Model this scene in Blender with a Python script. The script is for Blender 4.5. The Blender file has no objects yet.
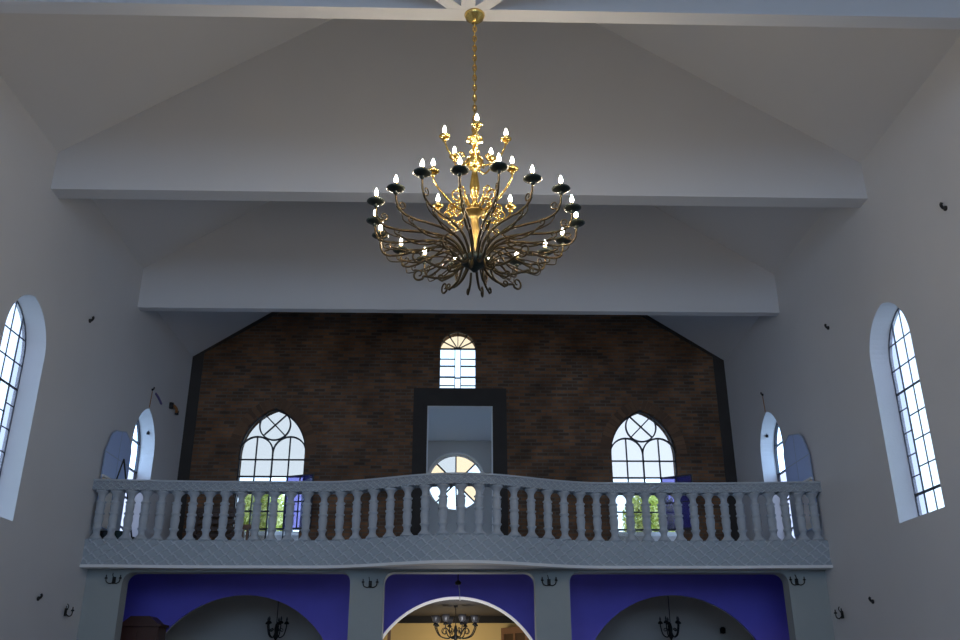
import bpy, math, random
from mathutils import Vector, Matrix
from mathutils.geometry import tessellate_polygon
random.seed(7)
PI = math.pi
SC = bpy.context.scene
COL = SC.collection
H = 1.6                     # camera height above the floor; heights below are written as H + z

# ------------------------------------------------------------------ materials
def new_mat(name):
    m = bpy.data.materials.new(name); m.use_nodes = True
    nt = m.node_tree
    for n in list(nt.nodes): nt.nodes.remove(n)
    out = nt.nodes.new('ShaderNodeOutputMaterial')
    return m, nt, out

def pbr(name, col, rough=0.6, metal=0.0, var=0.0, vscale=3.0, bump=0.0, bscale=40.0, emit=None, estr=0.0):
    m, nt, out = new_mat(name)
    b = nt.nodes.new('ShaderNodeBsdfPrincipled'); nt.links.new(b.outputs[0], out.inputs[0])
    b.inputs['Base Color'].default_value = (*col, 1); b.inputs['Roughness'].default_value = rough
    b.inputs['Metallic'].default_value = metal
    tc = nt.nodes.new('ShaderNodeTexCoord')
    if var > 0:
        nz = nt.nodes.new('ShaderNodeTexNoise'); nz.inputs['Scale'].default_value = vscale; nz.inputs['Detail'].default_value = 5
        nt.links.new(tc.outputs['Object'], nz.inputs['Vector'])
        mx = nt.nodes.new('ShaderNodeMix'); mx.data_type = 'RGBA'
        mx.inputs[6].default_value = (*[c*(1-var) for c in col], 1)
        mx.inputs[7].default_value = (*[min(1, c*(1+var)) for c in col], 1)
        nt.links.new(nz.outputs[0], mx.inputs[0]); nt.links.new(mx.outputs[2], b.inputs['Base Color'])
    if bump > 0:
        n2 = nt.nodes.new('ShaderNodeTexNoise'); n2.inputs['Scale'].default_value = bscale
        nt.links.new(tc.outputs['Object'], n2.inputs['Vector'])
        bp = nt.nodes.new('ShaderNodeBump'); bp.inputs['Strength'].default_value = bump; bp.inputs['Distance'].default_value = 0.01
        nt.links.new(n2.outputs[0], bp.inputs['Height']); nt.links.new(bp.outputs[0], b.inputs['Normal'])
    if emit:
        b.inputs['Emission Color'].default_value = (*emit, 1); b.inputs['Emission Strength'].default_value = estr
    return m

def glass(name, tint, gloss=0.06, haze=0.0, body=None):
    """Window glass: tinted see-through with a little shine and, for frosted panes, some haze."""
    m, nt, out = new_mat(name)
    t = nt.nodes.new('ShaderNodeBsdfTransparent'); t.inputs[0].default_value = (*tint, 1)
    g = nt.nodes.new('ShaderNodeBsdfGlossy'); g.inputs['Roughness'].default_value = 0.08
    mx = nt.nodes.new('ShaderNodeMixShader'); mx.inputs[0].default_value = gloss
    nt.links.new(t.outputs[0], mx.inputs[1]); nt.links.new(g.outputs[0], mx.inputs[2])
    last = mx
    if haze > 0:
        d = nt.nodes.new('ShaderNodeBsdfTranslucent'); d.inputs[0].default_value = (*tint, 1)
        m2 = nt.nodes.new('ShaderNodeMixShader'); m2.inputs[0].default_value = haze
        nt.links.new(mx.outputs[0], m2.inputs[1]); nt.links.new(d.outputs[0], m2.inputs[2]); last = m2
    if body:
        d = nt.nodes.new('ShaderNodeBsdfDiffuse'); d.inputs[0].default_value = (*body, 1)
        m2 = nt.nodes.new('ShaderNodeMixShader'); m2.inputs[0].default_value = .35
        nt.links.new(last.outputs[0], m2.inputs[1]); nt.links.new(d.outputs[0], m2.inputs[2]); last = m2
    nt.links.new(last.outputs[0], out.inputs[0])
    return m

def brick_mat(name, c1, c2, mortar, swap=True):
    m, nt, out = new_mat(name)
    b = nt.nodes.new('ShaderNodeBsdfPrincipled'); nt.links.new(b.outputs[0], out.inputs[0])
    b.inputs['Roughness'].default_value = 0.9
    tc = nt.nodes.new('ShaderNodeTexCoord'); sx = nt.nodes.new('ShaderNodeSeparateXYZ'); cx = nt.nodes.new('ShaderNodeCombineXYZ')
    nt.links.new(tc.outputs['Object'], sx.inputs[0]); nt.links.new(sx.outputs[0], cx.inputs[0]); nt.links.new(sx.outputs[2], cx.inputs[1])
    br = nt.nodes.new('ShaderNodeTexBrick'); nt.links.new(cx.outputs[0], br.inputs['Vector'])
    br.inputs['Color1'].default_value = (*c1, 1); br.inputs['Color2'].default_value = (*c2, 1); br.inputs['Mortar'].default_value = (*mortar, 1)
    br.inputs['Scale'].default_value = 1; br.inputs['Mortar Size'].default_value = 0.010
    br.inputs['Brick Width'].default_value = 0.24; br.inputs['Row Height'].default_value = 0.075
    nz = nt.nodes.new('ShaderNodeTexNoise'); nz.inputs['Scale'].default_value = 1.6; nz.inputs['Detail'].default_value = 6
    nt.links.new(tc.outputs['Object'], nz.inputs['Vector'])
    rp = nt.nodes.new('ShaderNodeMapRange'); rp.inputs[1].default_value = .3; rp.inputs[2].default_value = .7
    rp.inputs[3].default_value = .55; rp.inputs[4].default_value = 1.35
    nt.links.new(nz.outputs[0], rp.inputs[0])
    ml = nt.nodes.new('ShaderNodeMix'); ml.data_type = 'RGBA'; ml.blend_type = 'MULTIPLY'; ml.inputs[0].default_value = 1
    nt.links.new(br.outputs[0], ml.inputs[6]); nt.links.new(rp.outputs[0], ml.inputs[7])
    nt.links.new(ml.outputs[2], b.inputs['Base Color'])
    bp = nt.nodes.new('ShaderNodeBump'); bp.inputs['Strength'].default_value = .6; bp.inputs['Distance'].default_value = .01; bp.invert = True
    nt.links.new(br.outputs['Fac'], bp.inputs['Height']); nt.links.new(bp.outputs[0], b.inputs['Normal'])
    return m

def lattice_mat(name, base, line, px, pz, z0, width):
    """Plaster with a raised interlaced net: two families of wavy diagonals and small bars."""
    m, nt, out = new_mat(name)
    b = nt.nodes.new('ShaderNodeBsdfPrincipled'); nt.links.new(b.outputs[0], out.inputs[0]); b.inputs['Roughness'].default_value = .7
    tc = nt.nodes.new('ShaderNodeTexCoord'); s = nt.nodes.new('ShaderNodeSeparateXYZ'); nt.links.new(tc.outputs['Object'], s.inputs[0])
    def M(op, a, c=None):
        n = nt.nodes.new('ShaderNodeMath'); n.operation = op
        for i, v in enumerate((a, c)):
            if v is None: continue
            if isinstance(v, (int, float)): n.inputs[i].default_value = v
            else: nt.links.new(v, n.inputs[i])
        return n.outputs[0]
    u = M('MULTIPLY', s.outputs[0], 1/px); v = M('MULTIPLY', M('SUBTRACT', s.outputs[2], z0), 1/pz)
    def dist(t):    # distance of t to the nearest whole number
        return M('ABSOLUTE', M('SUBTRACT', M('FRACT', M('ADD', t, .5)), .5))
    wob = M('MULTIPLY', M('SINE', M('MULTIPLY', v, 4*PI)), .05)
    d1 = dist(M('ADD', M('ADD', u, v), wob)); d2 = dist(M('ADD', M('SUBTRACT', u, v), wob))
    d = M('MINIMUM', d1, d2)
    ln = M('SUBTRACT', 1, M('SMOOTH_MIN', M('MULTIPLY', d, 1/width), 1))
    ln = M('MAXIMUM', ln, 0)
    mx = nt.nodes.new('ShaderNodeMix'); mx.data_type = 'RGBA'; mx.inputs[6].default_value = (*base, 1); mx.inputs[7].default_value = (*line, 1)
    nt.links.new(ln, mx.inputs[0]); nt.links.new(mx.outputs[2], b.inputs['Base Color'])
    bp = nt.nodes.new('ShaderNodeBump'); bp.inputs['Strength'].default_value = .8; bp.inputs['Distance'].default_value = .015
    nt.links.new(ln, bp.inputs['Height']); nt.links.new(bp.outputs[0], b.inputs['Normal'])
    return m

M_wall = pbr('wall_paint', (.66, .66, .67), .8, var=.04, vscale=1.2, bump=.15, bscale=30)
M_ceil = pbr('ceiling_paint', (.66, .66, .67), .8, var=.03, vscale=.8)
M_beam = pbr('beam_paint', (.66, .66, .67), .75, var=.03, vscale=.7)
M_floor = pbr('floor_tile', (.20, .18, .17), .35, var=.1, vscale=2)
M_brick = brick_mat('old_brick', (.25, .115, .05), (.085, .052, .034), (.13, .11, .085))
M_brick_arch = pbr('arch_brick', (.16, .09, .05), .9, bump=.3)
_nt = M_brick_arch.node_tree; _g = _nt.nodes.new('ShaderNodeNewGeometry'); _r = _nt.nodes.new('ShaderNodeValToRGB')
_r.color_ramp.elements[0].color = (.11, .065, .04, 1); _r.color_ramp.elements[1].color = (.20, .11, .06, 1)
_nt.links.new(_g.outputs['Random Per Island'], _r.inputs[0]); _nt.links.new(_r.outputs[0], [n for n in _nt.nodes if n.type == 'BSDF_PRINCIPLED'][0].inputs['Base Color'])
M_conc = pbr('raw_concrete', (.045, .040, .037), .9, var=.25, vscale=3, bump=.3)
M_blue = pbr('blue_plaster', (.20, .165, .80), .75, var=.10, vscale=2.5)
M_white = pbr('white_plaster', (.80, .80, .80), .7)
M_plaster = pbr('grey_plaster', (.43, .47, .52), .75, var=.06, vscale=4, bump=.2)
M_fascia = lattice_mat('lattice_fascia', (.36, .41, .46), (.54, .59, .64), .21, .17, H+1.80, .13)
M_rail = lattice_mat('lattice_rail', (.34, .385, .44), (.47, .52, .57), .11, .085, H+3.0, .16)
M_column = pbr('column_plaster', (.36, .39, .38), .75, var=.06, vscale=3)
M_lead = pbr('dark_window_bar', (.035, .04, .055), .5)
M_brass = pbr('polished_brass', (.83, .56, .16), .26, 1.0)
M_bronze = pbr('antique_bronze', (.09, .065, .032), .42, .85, var=.35, vscale=14)
M_stem = pbr('aged_brass', (.42, .28, .09), .36, .95, var=.3, vscale=12)
M_dish = pbr('dark_verdigris', (.05, .06, .05), .45, .6, var=.3, vscale=20)
M_candle = pbr('candle_sleeve', (.42, .30, .14), .5)
M_bulb = pbr('lit_bulb', (1, .9, .75), .4, emit=(1.0, .85, .64), estr=345)
M_black = pbr('black_metal', (.012, .012, .014), .5)
M_iron = pbr('wrought_iron', (.02, .018, .016), .5, .5)
M_wood = pbr('dark_wood', (.055, .028, .016), .5, var=.3, vscale=6)
M_wood2 = pbr('brown_wood', (.20, .105, .06), .5, var=.25, vscale=6)
M_yellow = pbr('yellow_paint', (.80, .60, .26), .8, var=.04)
M_grey = pbr('dim_grey_paint', (.66, .62, .57), .85, var=.08, vscale=1.5)
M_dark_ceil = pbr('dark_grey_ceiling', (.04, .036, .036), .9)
M_tower = pbr('tower_paint', (.82, .83, .84), .8)
M_tower2 = pbr('tower_wall_paint', (.60, .60, .58), .8)
M_green = pbr('dark_green_plastic', (.01, .035, .03), .5)
M_orange = pbr('orange_conduit', (.38, .17, .05), .6)
M_violet = pbr('violet_tape', (.16, .13, .30), .6)
M_leaf = None
def leaf_material():
    m, nt, out = new_mat('leaf')
    d = nt.nodes.new('ShaderNodeBsdfDiffuse'); t = nt.nodes.new('ShaderNodeBsdfTranslucent')
    oi = nt.nodes.new('ShaderNodeTexCoord'); nz = nt.nodes.new('ShaderNodeTexNoise'); nz.inputs['Scale'].default_value = 5
    nt.links.new(oi.outputs['Object'], nz.inputs['Vector'])
    r = nt.nodes.new('ShaderNodeValToRGB'); r.color_ramp.elements[0].position = .38; r.color_ramp.elements[1].position = .62
    r.color_ramp.elements[0].color = (.38, .44, .08, 1); r.color_ramp.elements[1].color = (.86, .82, .40, 1)
    nt.links.new(nz.outputs[0], r.inputs[0])
    for s in (d, t): nt.links.new(r.outputs[0], s.inputs[0])
    mx = nt.nodes.new('ShaderNodeMixShader'); mx.inputs[0].default_value = .5
    nt.links.new(d.outputs[0], mx.inputs[1]); nt.links.new(t.outputs[0], mx.inputs[2]); nt.links.new(mx.outputs[0], out.inputs[0])
    return m
M_leaf = leaf_material()
G_open = glass('bright_clear_glass', (.95, .97, 1.0))
G_clear = glass('clear_glass', (.74, .73, .70))
G_pale = glass('pale_frosted_glass', (.72, .70, .70), haze=.05)
G_violet = glass('violet_frosted_glass', (.56, .53, .54), haze=.05)
G_frost = glass('frosted_white_glass', (.60, .535, .485))
G_blue = glass('blue_glass', (.46, .42, .60), gloss=.05, body=(.10, .10, .55))
G_lav = glass('lavender_glass', (.62, .57, .58), haze=.03)
G_cream = glass('cream_glass', (.70, .54, .38))
G_sky = glass('sky_blue_glass', (.54, .485, .43))
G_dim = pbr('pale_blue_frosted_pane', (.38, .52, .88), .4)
M_dimframe = pbr('grey_blue_frame', (.34, .44, .66), .5)
G_warm_reflection = pbr('warm_reflection_pane', (.95, .80, .64), .4)  # pale warm colour stands in for lamplight reflected in the pane
# ------------------------------------------------------------------ mesh builder
class MB:
    def __init__(s): s.v = []; s.f = []; s.mi = []; s.sm = []
    def add(s, vs, fs, mi=0, smooth=False):
        n = len(s.v); s.v += [tuple(p) for p in vs]
        for f in fs: s.f.append([i+n for i in f]); s.mi.append(mi); s.sm.append(smooth)
    def box(s, a, b, mi=0):
        x0, x1 = sorted((a[0], b[0])); y0, y1 = sorted((a[1], b[1])); z0, z1 = sorted((a[2], b[2]))
        vs = [(x0,y0,z0),(x1,y0,z0),(x1,y1,z0),(x0,y1,z0),(x0,y0,z1),(x1,y0,z1),(x1,y1,z1),(x0,y1,z1)]
        s.add(vs, [(0,3,2,1),(4,5,6,7),(0,1,5,4),(1,2,6,5),(2,3,7,6),(3,0,4,7)], mi)
    def bar(s, p, q, w, d, nrm, mi=0):
        """rectangular bar from p to q; w across, d along nrm (centred)"""
        p, q, nrm = Vector(p), Vector(q), Vector(nrm).normalized()
        t = (q-p).normalized(); a = t.cross(nrm).normalized()*w/2; b = nrm*d/2
        vs = [p-a-b, p+a-b, p+a+b, p-a+b, q-a-b, q+a-b, q+a+b, q-a+b]
        s.add(vs, [(0,3,2,1),(4,5,6,7),(0,1,5,4),(1,2,6,5),(2,3,7,6),(3,0,4,7)], mi)
    def tube(s, pts, r, seg=8, mi=0, closed=False):
        pts = [Vector(p) for p in pts]; n = len(pts)
        rr = r if isinstance(r, (list, tuple)) else [r]*n
        T = []
        for i in range(n):
            if closed: t = pts[(i+1) % n]-pts[i-1]
            else: t = pts[min(i+1, n-1)]-pts[max(i-1, 0)]
            T.append(t.normalized())
        u = Vector((0,0,1)).cross(T[0])
        if u.length < 1e-3: u = Vector((0,1,0)).cross(T[0])
        u.normalize(); vs = []
        for i in range(n):
            u = (u-T[i]*u.dot(T[i])); u.normalize(); w = T[i].cross(u)
            for k in range(seg):
                a = 2*PI*k/seg; vs.append(pts[i]+(u*math.cos(a)+w*math.sin(a))*rr[i])
        fs = []
        for i in range(n if closed else n-1):
            j = (i+1) % n
            for k in range(seg):
                k2 = (k+1) % seg; fs.append((i*seg+k, i*seg+k2, j*seg+k2, j*seg+k))
        if not closed: fs += [tuple(range(seg))[::-1], tuple(range((n-1)*seg, n*seg))]
        s.add(vs, fs, mi, True)
    def lathe(s, prof, c=(0,0,0), seg=16, mi=0, smooth=True):
        vs = []; n = len(prof)
        for (r, z) in prof:
            for k in range(seg):
                a = 2*PI*k/seg; vs.append((c[0]+r*math.cos(a), c[1]+r*math.sin(a), c[2]+z))
        fs = []
        for i in range(n-1):
            for k in range(seg):
                k2 = (k+1) % seg; fs.append((i*seg+k, i*seg+k2, (i+1)*seg+k2, (i+1)*seg+k))
        if prof[0][0] > 1e-6: fs.append(tuple(range(seg))[::-1])
        if prof[-1][0] > 1e-6: fs.append(tuple(range((n-1)*seg, n*seg)))
        s.add(vs, fs, mi, smooth)
    def slab(s, outer, holes, to3, w0, w1, mi=0, mi_edge=None):
        """plate with holes: loops in 2-D, to3(u, v, w) puts them in space; w0..w1 is its thickness"""
        loops = [list(outer)]+[list(h) for h in holes]
        flat = [p for L in loops for p in L]
        tris = tessellate_polygon([[Vector((p[0], p[1], 0)) for p in L] for L in loops])
        n = len(flat)
        vs = [to3(p[0], p[1], w0) for p in flat]+[to3(p[0], p[1], w1) for p in flat]
        fs = [tuple(t) for t in tris]+[tuple(i+n for i in reversed(t)) for t in tris]
        s.add(vs, fs, mi)
        o = 0; es = []
        for L in loops:
            m = len(L)
            for i in range(m):
                j = (i+1) % m; es.append((o+i, o+j, o+j+n, o+i+n))
            o += m
        s.add(vs, es, mi if mi_edge is None else mi_edge)
    def build(s, name, mats, parent=None, kind=None):
        me = bpy.data.meshes.new(name); me.from_pydata(s.v, [], s.f)
        for m in (mats if isinstance(mats, (list, tuple)) else [mats]): me.materials.append(m)
        me.polygons.foreach_set('material_index', s.mi); me.polygons.foreach_set('use_smooth', s.sm)
        me.update()
        import bmesh
        bm = bmesh.new(); bm.from_mesh(me); bmesh.ops.recalc_face_normals(bm, faces=bm.faces[:]); bm.to_mesh(me); bm.free()
        o = bpy.data.objects.new(name, me); COL.objects.link(o)
        if parent: o.parent = parent
        if kind: o['kind'] = kind
        return o

def tag(o, label=None, cat=None, group=None, kind=None):
    if label: o['label'] = label
    if cat: o['category'] = cat
    if group: o['group'] = group
    if kind: o['kind'] = kind
    return o
def thing(name, loc, label, cat, group=None, rz=0, kind=None):
    o = bpy.data.objects.new(name, None); COL.objects.link(o); o.location = loc; o.rotation_euler = (0, 0, rz)
    o.empty_display_size = .1
    return tag(o, label, cat, group, kind)
def copy_tree(o, parent=None):
    c = o.copy(); COL.objects.link(c)
    if parent: c.parent = parent
    for ch in list(o.children): copy_tree(ch, c)
    return c
def spline(P, n=8):
    P = [Vector(p) for p in P]; out = []
    Q = [2*P[0]-P[1]]+P+[2*P[-1]-P[-2]]
    for i in range(1, len(Q)-2):
        for k in range(n):
            t = k/n; a, b, c, d = Q[i-1], Q[i], Q[i+1], Q[i+2]
            out.append(.5*((2*b)+(c-a)*t+(2*a-5*b+4*c-d)*t*t+(3*b-3*c+d-a)*t**3))
    out.append(P[-1]); return out
def arc2(cx, cy, r, a0, a1, n=16):
    return [(cx+r*math.cos(a0+(a1-a0)*i/n), cy+r*math.sin(a0+(a1-a0)*i/n)) for i in range(n+1)]
def pointed(c, w, zb, za, h, n=14):
    """outline of an arched opening: centre c, half-width w, sill zb, apex za, arch rise h"""
    zs = za-h; R = (h*h+w*w)/(2*w); pts = [(c-w, zb), (c+w, zb)]
    a1 = math.atan2(h, R-w)
    pts += arc2(c+w-R, zs, R, 0, a1, n)
    left = [(2*c-p[0], p[1]) for p in arc2(c+w-R, zs, R, 0, a1, n)][::-1]
    return pts+left[1:]
def half_at(w, za, h, z):
    """half-width of the same outline at height z"""
    zs = za-h
    if z <= zs: return w
    R = (h*h+w*w)/(2*w); t = R*R-(z-zs)**2
    return max(0, math.sqrt(max(t, 0))-(R-w))

# ------------------------------------------------------------------ key sizes (metres)
W = 6.0; YB = 19.05; YG = 14.75; YF = -9.0
TOP = H+7.30; GTOP = H+6.85; GF = H+2.15
left3 = lambda u, v, w: (-W-w, u, v)
right3 = lambda u, v, w: (W+w, u, v)
back3 = lambda u, v, w: (u, YB+w, v)

# ------------------------------------------------------------------ setting
mb = MB(); mb.box((-W-.4, YF-.4, -.2), (W+.4, 24.5, 0)); mb.build('floor', M_floor, kind='structure')

NAVE_WIN = [11.62, 6.7, 1.7, -3.3]
GAL_WIN = 16.74
def nave_outline(c, e=0): return pointed(c, .61+e, H+2.05-e, H+5.06+e, .70)
def gal_outline(c, e=0): return pointed(c, .62+e, H+2.25-e, H+4.96+e, .80)
for side, t3 in (('left', left3), ('right', right3)):
    mb = MB()
    mb.slab([(YF, 0), (24.0, 0), (24.0, TOP+.3), (YF, TOP+.3)],
            [nave_outline(c) for c in NAVE_WIN]+[gal_outline(GAL_WIN)], t3, 0, .34)
    mb.build('wall_'+side, M_wall, kind='structure')

# back wall of bare brick with its openings, above the gallery floor
BW = [-4.055, 4.015]
def bw_outline(c): return pointed(c, .715, H+2.42, H+5.68, 1.00)
CW_C = -.058; CW_W = .412
def cw_outline(): return [(CW_C-CW_W, H+6.16), (CW_C+CW_W, H+6.16)]+arc2(CW_C, H+7.115, CW_W, 0, PI, 18)
door_hole = [(-.72, GF-.02), (.72, GF-.02), (.72, H+5.74), (-.72, H+5.74)]
gab = [(-W, GF-.15), (W, GF-.15), (W, GTOP), (0, GTOP+.66*W), (-W, GTOP)]
mb = MB(); mb.slab(gab, [bw_outline(c) for c in BW]+[cw_outline(), door_hole], back3, 0, .34)
mb.build('wall_back', M_brick, kind='structure')
# dark concrete frame round the brick
mb = MB()
t = .24
mb.slab([(-W, GF), (-W+t, GF), (-W+t, GTOP+.1), (-.0, GTOP+.66*W-.24), (W-t, GTOP+.1), (W-t, GF), (W, GF), (W, GTOP), (0, GTOP+.66*W), (-W, GTOP)], [], back3, -.03, 0)
mb.build('trim_1', M_conc, kind='structure')
mb = MB()
mb.slab([(-1.03, GF), (-.72, GF), (-.72, H+5.74), (.72, H+5.74), (.72, GF), (1.03, GF), (1.03, H+6.15), (-1.03, H+6.15)], [], back3, -.02, .34)
mb.build('trim_2', M_conc, kind='structure')
# rings of bricks over the two arched windows: one bonded arch each
for i, c in enumerate(BW):
    mb = MB(); w, h, zs = .715, 1.0, H+4.68; R = (h*h+w*w)/(2*w); a1 = math.atan2(h, R-w)
    for sgn in (1, -1):
        n = 15
        for k in range(n):
            a = a1*(k+.06)/n; b = a1*(k+.94)/n
            q = []
            for (rr, aa) in ((R+.02, a), (R+.24, a), (R+.24, b), (R+.02, b)):
                q.append((c+sgn*(w-R+rr*math.cos(aa)), zs+rr*math.sin(aa)))
            vs = [back3(p[0], p[1], -.012) for p in q]+[back3(p[0], p[1], .01) for p in q]
            mb.add(vs, [(0,1,2,3),(7,6,5,4),(0,4,5,1),(1,5,6,2),(2,6,7,3),(3,7,4,0)])
    mb.build('trim_%d' % (3+i), M_brick_arch, kind='structure')

# roof: two slopes over the nave, two lower ones over the gallery
mb = MB()
def roof(y0, y1, zt):
    for s in (-1, 1):
        a = [(s*(W+.36), y0, zt-.66*.36), (s*(W+.36), y1, zt-.66*.36), (0, y1, zt+.66*W), (0, y0, zt+.66*W)]
        b = [(p[0], p[1], p[2]+.18) for p in a]
        mb.add(a+b, [(0,1,2,3),(7,6,5,4),(0,4,5,1),(1,5,6,2),(2,6,7,3),(3,7,4,0)])
roof(YF-.35, 15.75, TOP); roof(15.4, YB+.34, GTOP)
mb.build('ceiling', M_ceil, kind='structure')

# transverse ceiling walls (deep plastered beams) and the star of flat ribs over the chandelier
def gable_beam(n, y0, y1, zb):
    mb = MB(); t3 = lambda u, v, w: (u, y0+w, v)
    mb.slab([(-W, zb), (W, zb), (W, TOP+.02), (0, TOP+.66*W+.02), (-W, TOP+.02)], [], t3, 0, y1-y0)
    mb.build('trim_%d' % n, M_beam, kind='structure')
gable_beam(5, 15.38, 15.55, H+6.50)
gable_beam(6, 11.44, 11.72, H+6.69)
YC = 7.56; ZC = H+6.60
gable_beam(7, YC-.09, YC+.09, ZC)
gable_beam(8, 3.5, 3.7, ZC)
mb = MB()
for (dx, dy, L) in ((-1, -1, 5.6), (1, -1, 5.6)):
    p = Vector((0, YC+.04, ZC+.06)); q = p+Vector((dx, dy, 0)).normalized()*L
    mb.bar(p, q, .135, .115, (0, 0, 1))
mb.bar((0, YC-.02, ZC+.061), (0, 3.6, ZC+.061), .15, .113, (0, 0, 1))
mb.build('trim_9', M_beam, kind='structure')

# end wall behind the camera; its three tall windows are added to bring in daylight
front3 = lambda u, v, w: (u, YF-w, v)
CH = [(-3.7, 1.5), (0, 1.8), (3.7, 1.5)]
def ch_outline(c, w): return pointed(c, w, 3.2, 8.0 if c else 9.2, 1.4)
mb = MB(); mb.slab([(-W, 0), (W, 0), (W, TOP), (0, TOP+.66*W), (-W, TOP)], [ch_outline(*c) for c in CH], front3, 0, .34)
mb.build('wall_front', M_wall, kind='structure')

# ------------------------------------------------------------------ windows
WN = [0]
def win_root():
    WN[0] += 1; return 'window_%d' % WN[0]
def frame_bars(segs, t3, w, d=.05):
    """segs: list of (polyline2d, width)"""
    mb = MB(); n = Vector(t3(0, 0, 1))-Vector(t3(0, 0, 0))
    for poly, wd in segs:
        for a, b in zip(poly, poly[1:]):
            if (Vector(a)-Vector(b)).length > 1e-5:
                mb.bar(t3(a[0], a[1], w), t3(b[0], b[1], w), wd, d, n)
    return mb
def pane_obj(loops, t3, w, mat, parent, name='pane'):
    mb = MB()
    for L in loops: mb.slab(L, [], t3, w-.003, w+.003)
    return mb.build(name, mat, parent)
def portal(c, size, rot):
    l = bpy.data.lights.new('daylight_portal', 'AREA'); l.shape = 'RECTANGLE'; l.size, l.size_y = size; l.cycles.is_portal = True
    o = bpy.data.objects.new('daylight_portal', l); COL.objects.link(o); o.location = c; o.rotation_euler = rot
def strip(outline_half, c, z0, z1, x0, x1, n=10):
    """part of an arched opening between heights z0..z1 and offsets x0..x1 from its centre"""
    L, Rr = [], []
    for i in range(n+1):
        z = z0+(z1-z0)*i/n; hw = outline_half(z)
        a, b = max(x0, -hw), min(x1, hw)
        if a < b: L.append((c+a, z)); Rr.append((c+b, z))
    return Rr+L[::-1]

# tall nave windows
def nave_window(c, t3, sgn):
    hw = lambda z: half_at(.61, H+5.06, .70, z)
    zb = H+2.05; zt = H+5.06; G = .29
    rows = [2.43, 2.78, 3.15, 3.50, 3.88, 4.23, 4.60]
    segs = [(nave_outline(c)+[nave_outline(c)[0]], .022)]
    for x, wd in ((.36, .022), (.10, .010), (-.16, .010), (-.40, .010)):
        z = zb
        while z < zt and hw(z) > abs(x): z += .01
        segs.append(([(c+x, zb), (c+x, z)], wd))
    for z, wd in zip(rows, (.036, .014, .014, .014, .028, .014, .014)):
        h = hw(H+z); segs.append(([(c-h, H+z), (c+(h if z > 3.8 or z < 2.5 else .36), H+z)], wd))
    for z in (2.68, 2.98, 3.30, 3.63): segs.append(([(c+.36, H+z), (c+.61, H+z)], .012))
    o = frame_bars(segs, t3, G, .016).build(win_root(), M_lead, kind='structure')
    zT = H+3.88
    pane_obj([strip(hw, c, zb, zt, .36, .61, 40)], t3, G, G_violet, o)
    pane_obj([strip(hw, c, zT, zt-.005, -.61, .36, 30)], t3, G, G_pale, o)
    pane_obj([strip(hw, c, zb, zT, -.61, .36)], t3, G, G_clear, o)
    x = t3(0, 0, .33)[0]; portal((x, c, H+3.55), (3.1, 1.3), (0, sgn*PI/2, 0))
for t3, sgn in ((left3, -1), (right3, 1)):
    for c in NAVE_WIN: nave_window(c, t3, sgn)

# gallery side windows: one leaf ajar in the opening, the other folded back on the wall towards the nave
def gallery_window(c, t3, sgn):
    hw = lambda z: half_at(.62, H+4.96, .80, z); zb, zt = H+2.25, H+4.96; G = .30
    segs = [(gal_outline(c)+[gal_outline(c)[0]], .05), ([(c-.0, zb), (c-.0, zt)], .04)]
    for z in (2.75, 3.3, 3.85, 4.4):
        segs.append(([(c-hw(H+z), H+z), (c+hw(H+z), H+z)], .022))
    o = frame_bars(segs, t3, G).build(win_root(), M_lead, kind='structure')
    pane_obj([strip(hw, c, H+3.85, zt-.01, -.62, .62, 30)], t3, G, G_open, o)
    pane_obj([strip(hw, c, zb, H+3.85, -.62, .62, 8)], t3, G, G_lav, o)
    # opened leaf lying against the wall on the nave side
    y0, y1 = 14.86, 16.02
    outl = [(y0, H+2.45), (y1, H+2.45), (y1, H+3.95)]+[(15.86, H+4.12), (15.66, H+4.20), (15.20, H+4.10), (15.05, H+4.02)]+[(y0, H+3.66)]
    t_in = lambda u, v, w: (t3(0, 0, 0)[0]-math.copysign(1, t3(0,0,0)[0])*(.04+w), u, v)
    ym = 15.46
    segs = [(outl+[outl[0]], .016), ([(ym, H+2.45), (ym, H+4.16)], .014), ([(y0, H+3.66), (y1, H+3.66)], .016)]
    lf = frame_bars(segs, t_in, 0, .014).build('casement', M_dimframe, o)
    pane_obj([[(y0, H+3.25), (y1, H+3.25)]+outl[2:]], t_in, 0, G_dim, lf)
    pane_obj([[(ym, H+2.45), (y1, H+2.45), (y1, H+3.25), (ym, H+3.25)]], t_in, 0, M_plaster, lf, 'panel')
    tag(pane_obj([[(y0, H+2.45), (ym, H+2.45), (ym, H+3.25), (y0, H+3.25)]], t_in, 0, G_warm_reflection, lf, 'panel'), 'lower panel with a painted warm reflection')
    mb = MB(); mb.bar(t_in(y0, H+3.25, .01), t_in(ym-.1, H+3.25, .01), .035, .05, (1, 0, 0)); mb.build('rail', M_white, lf)  # white bar paints in the lit lower edge of the leaf
    x = t3(0, 0, .33)[0]; portal((x, c, H+3.6), (2.8, 1.3), (0, sgn*PI/2, 0))
gallery_window(GAL_WIN, left3, -1); gallery_window(GAL_WIN, right3, 1)

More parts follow.
